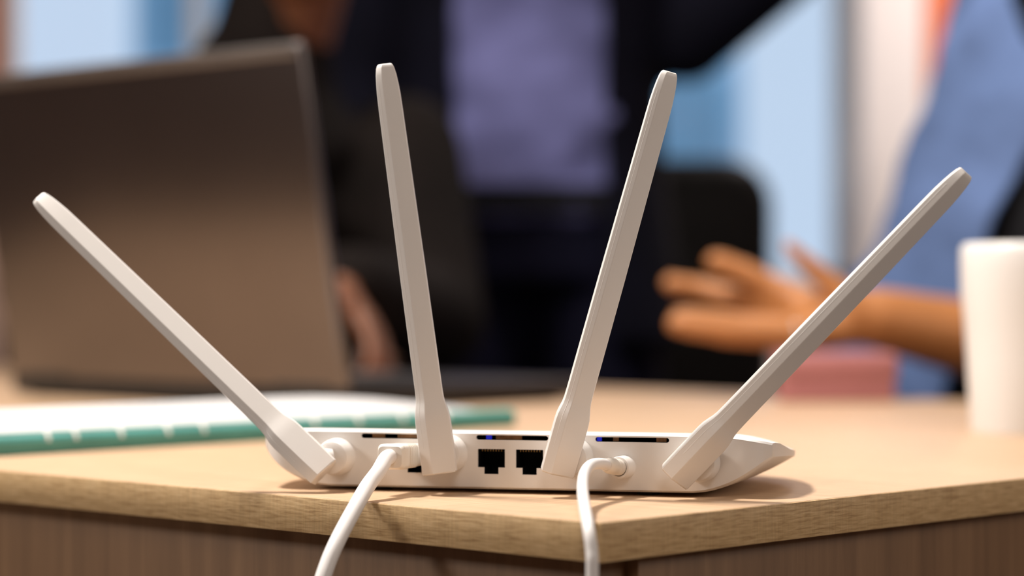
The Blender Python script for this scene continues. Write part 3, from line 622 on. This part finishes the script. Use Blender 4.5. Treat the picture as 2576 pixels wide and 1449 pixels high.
for s, e, w_ in armB: chain(b, [(s, 0.062), (e, 0.050), (Vector(e).lerp(w_, 0.95), 0.034)], 0.008)
cone(b, NB - Vector((0, -0.01, .085)), 0.115, NB - Vector((0, 0, .02)), 0.085); cone(b, NB - Vector((0, 0, .05)), 0.084, NB + Vector((0.022, -0.024, .068)), 0.064)
fuse('jacket', loc(b), M['black_cloth'], pb_, 0.009, 4)
b = bmesh.new(); trunk(b, [((-0.38, 2.94, 0.47), .163, .13), ((-0.378, 2.925, 0.58), .160, .132)], rb, 0.012)
for h, k, a in legB: chain(b, [(h, 0.095), (k, 0.072), (a + Vector((0, 0, .02)), 0.058)], 0.006)
fuse('trousers', loc(b), M['brown_cloth'], pb_, 0.009, 4)
for q in legB: shoe(pb_, q[2] - J, fb[:2])
office_chair((-0.415, 2.96, -0.03), math.atan2(fb.y, fb.x) + math.pi / 2, 'black office chair under the seated person behind the laptop').location.z = 0

# ---- seated person on the right (blue jacket, open hand)
fc = Vector((-0.82, -0.57, 0)).normalized(); rc = Vector((0.57, -0.82, 0)).normalized()
J = Vector((0.60, 2.48, 0)); NC = Vector((0.70, 2.42, 1.25))
TS = [((0.56, 2.46, 0.50), .165, .13), ((0.54, 2.44, 0.62), .165, .140), ((0.542, 2.42, 0.75), .165, .145), ((0.562, 2.41, 0.88), .168, .145), ((0.61, 2.41, 1.02), .178, .138), ((0.655, 2.415, 1.13), .175, .118), ((0.685, 2.42, 1.20), .115, .085), (NC, .062, .060)]
shN, shF = NC + rc * .195 + Vector((-.02, 0, -.085)), NC - rc * .195 + Vector((-.02, 0, -.085))
wrN = P(2205, 800, 2.11); elN = Vector((0.56, 2.18, 0.755)); armC = [(shN, elN, wrN), (shF, Vector((0.46, 2.66, 0.83)), Vector((0.30, 2.62, 0.68)))]
legC = [(Vector((0.56, 2.47, .5)) + rc * .09 * q, Vector((0.17, 2.33, .52)) + rc * .10 * q, Vector((0.22, 2.35, .09)) + rc * .10 * q) for q in (-1, 1)]
legC = [(h, k, a) for h, k, a in legC]
def open_hand(b):
    for a_, c_ in ((845, 830), (822, 800), (800, 770), (778, 750)): cone(b, P(2175, 797 + (a_ - 811) * 0.7, 2.11), 0.017, P(2030, a_, 2.085 + (845 - a_) * 0.0007), 0.0145)
    chain(b, [(P(2040, 848, 2.075), .0135), (P(1850, 838, 2.055), .0118), (P(1765, 826, 2.05), .0108), (P(1700, 815, 2.05), .0098)])
    chain(b, [(P(2040, 832, 2.10), .0135), (P(1850, 815, 2.09), .0116), (P(1775, 803, 2.09), .0106), (P(1712, 795, 2.09), .0095)])
    chain(b, [(P(2040, 800, 2.13), .0130), (P(1880, 755, 2.17), .0112), (P(1760, 722, 2.19), .0100), (P(1685, 712, 2.19), .0092)])
    chain(b, [(P(2050, 770, 2.135), .0140), (P(1930, 715, 2.15), .0122), (P(1860, 680, 2.15), .0112), (P(1800, 656, 2.15), .0102)])
    chain(b, [(P(2165, 785, 2.10), .017), (P(2085, 712, 2.10), .0112), (P(2030, 660, 2.10), .0088), (P(1982, 618, 2.10), .0070)])
pc_, loc = person('seated person in blue jacket at right, holding out an open hand', M['skin_c'], J, None, rc, (0.685, 2.40, 1.41), (-0.95, -0.25, 0), TS, armC, legC, fc[:2],
    [open_hand, lambda b: hand(b, armC[1][2], (-0.8, -0.1, -0.4), (0, 0, -1), 0.3, 1)])
b = bmesh.new(); trunk(b, TS[1:], rc, 0.008); fuse('undershirt', loc(b), M['tee'], pc_, 0.009, 4)
b = bmesh.new(); trunk(b, TS[1:-1], rc, 0.022)
chain(b, [(shN, 0.058), (shN.lerp(elN, 0.5), 0.054), (elN, 0.050)], 0.008); chain(b, [(shF, 0.066), (armC[1][1], 0.055), (armC[1][1].lerp(armC[1][2], 0.6), 0.045)], 0.010)
cone(b, NC - Vector((0, 0, .07)), 0.10, NC - Vector((0, 0, .02)), 0.085)
jk = wrinkle(fuse('jacket', loc(b), M['denim'], pc_, 0.008, 4), 0.024, 0.09)
def gap(c):      # the jacket falls open below its button, over the black undershirt
    w_ = c + J; d = w_ - Vector((0.562, 2.41, w_.z)); return d.dot(fc) > 0.03 and w_.z < 0.975 and abs(d.dot(rc) - 0.085) < 0.012 + 0.30 * (0.975 - w_.z)
trim(jk, lambda c, n: (c.z > 1.055 and (c - (NC - J)).dot(fc) > 0.0 and abs((c - (NC - J)).dot(rc)) < min(0.078, 1.0 * (c.z - 1.055) + 0.01)) or c.z > 1.245 or gap(c))
b = bmesh.new(); trunk(b, [((0.57, 2.47, 0.47), .168, .13), ((0.555, 2.46, 0.60), .168, .140)], rc, 0.012)
for h, k, a in legC: chain(b, [(h, 0.095), (k, 0.074), (a + Vector((0, 0, .02)), 0.060)], 0.006)
fuse('trousers', loc(b), M['jeans'], pc_, 0.009, 4)
for q in legC: shoe(pc_, q[2] - J, fc[:2])
office_chair((0.60, 2.49, 0), math.atan2(fc.y, fc.x) + math.pi / 2, 'black office chair under the person in blue jacket')
# finger ring on the open hand
b = bmesh.new(); rp, rq = P(1990, 842, 2.071), P(1965, 840, 2.068); dv = (rq - rp).normalized(); _, a_, b_ = frame(dv)
tube(b, [rp + (a_ * math.cos(t) + b_ * math.sin(t)) * 0.0136 - J for t in [2 * math.pi * k / 24 for k in range(25)]], 0.0011, 8, 0); mesh_obj('finger_ring', b, M['silver'], pc_)
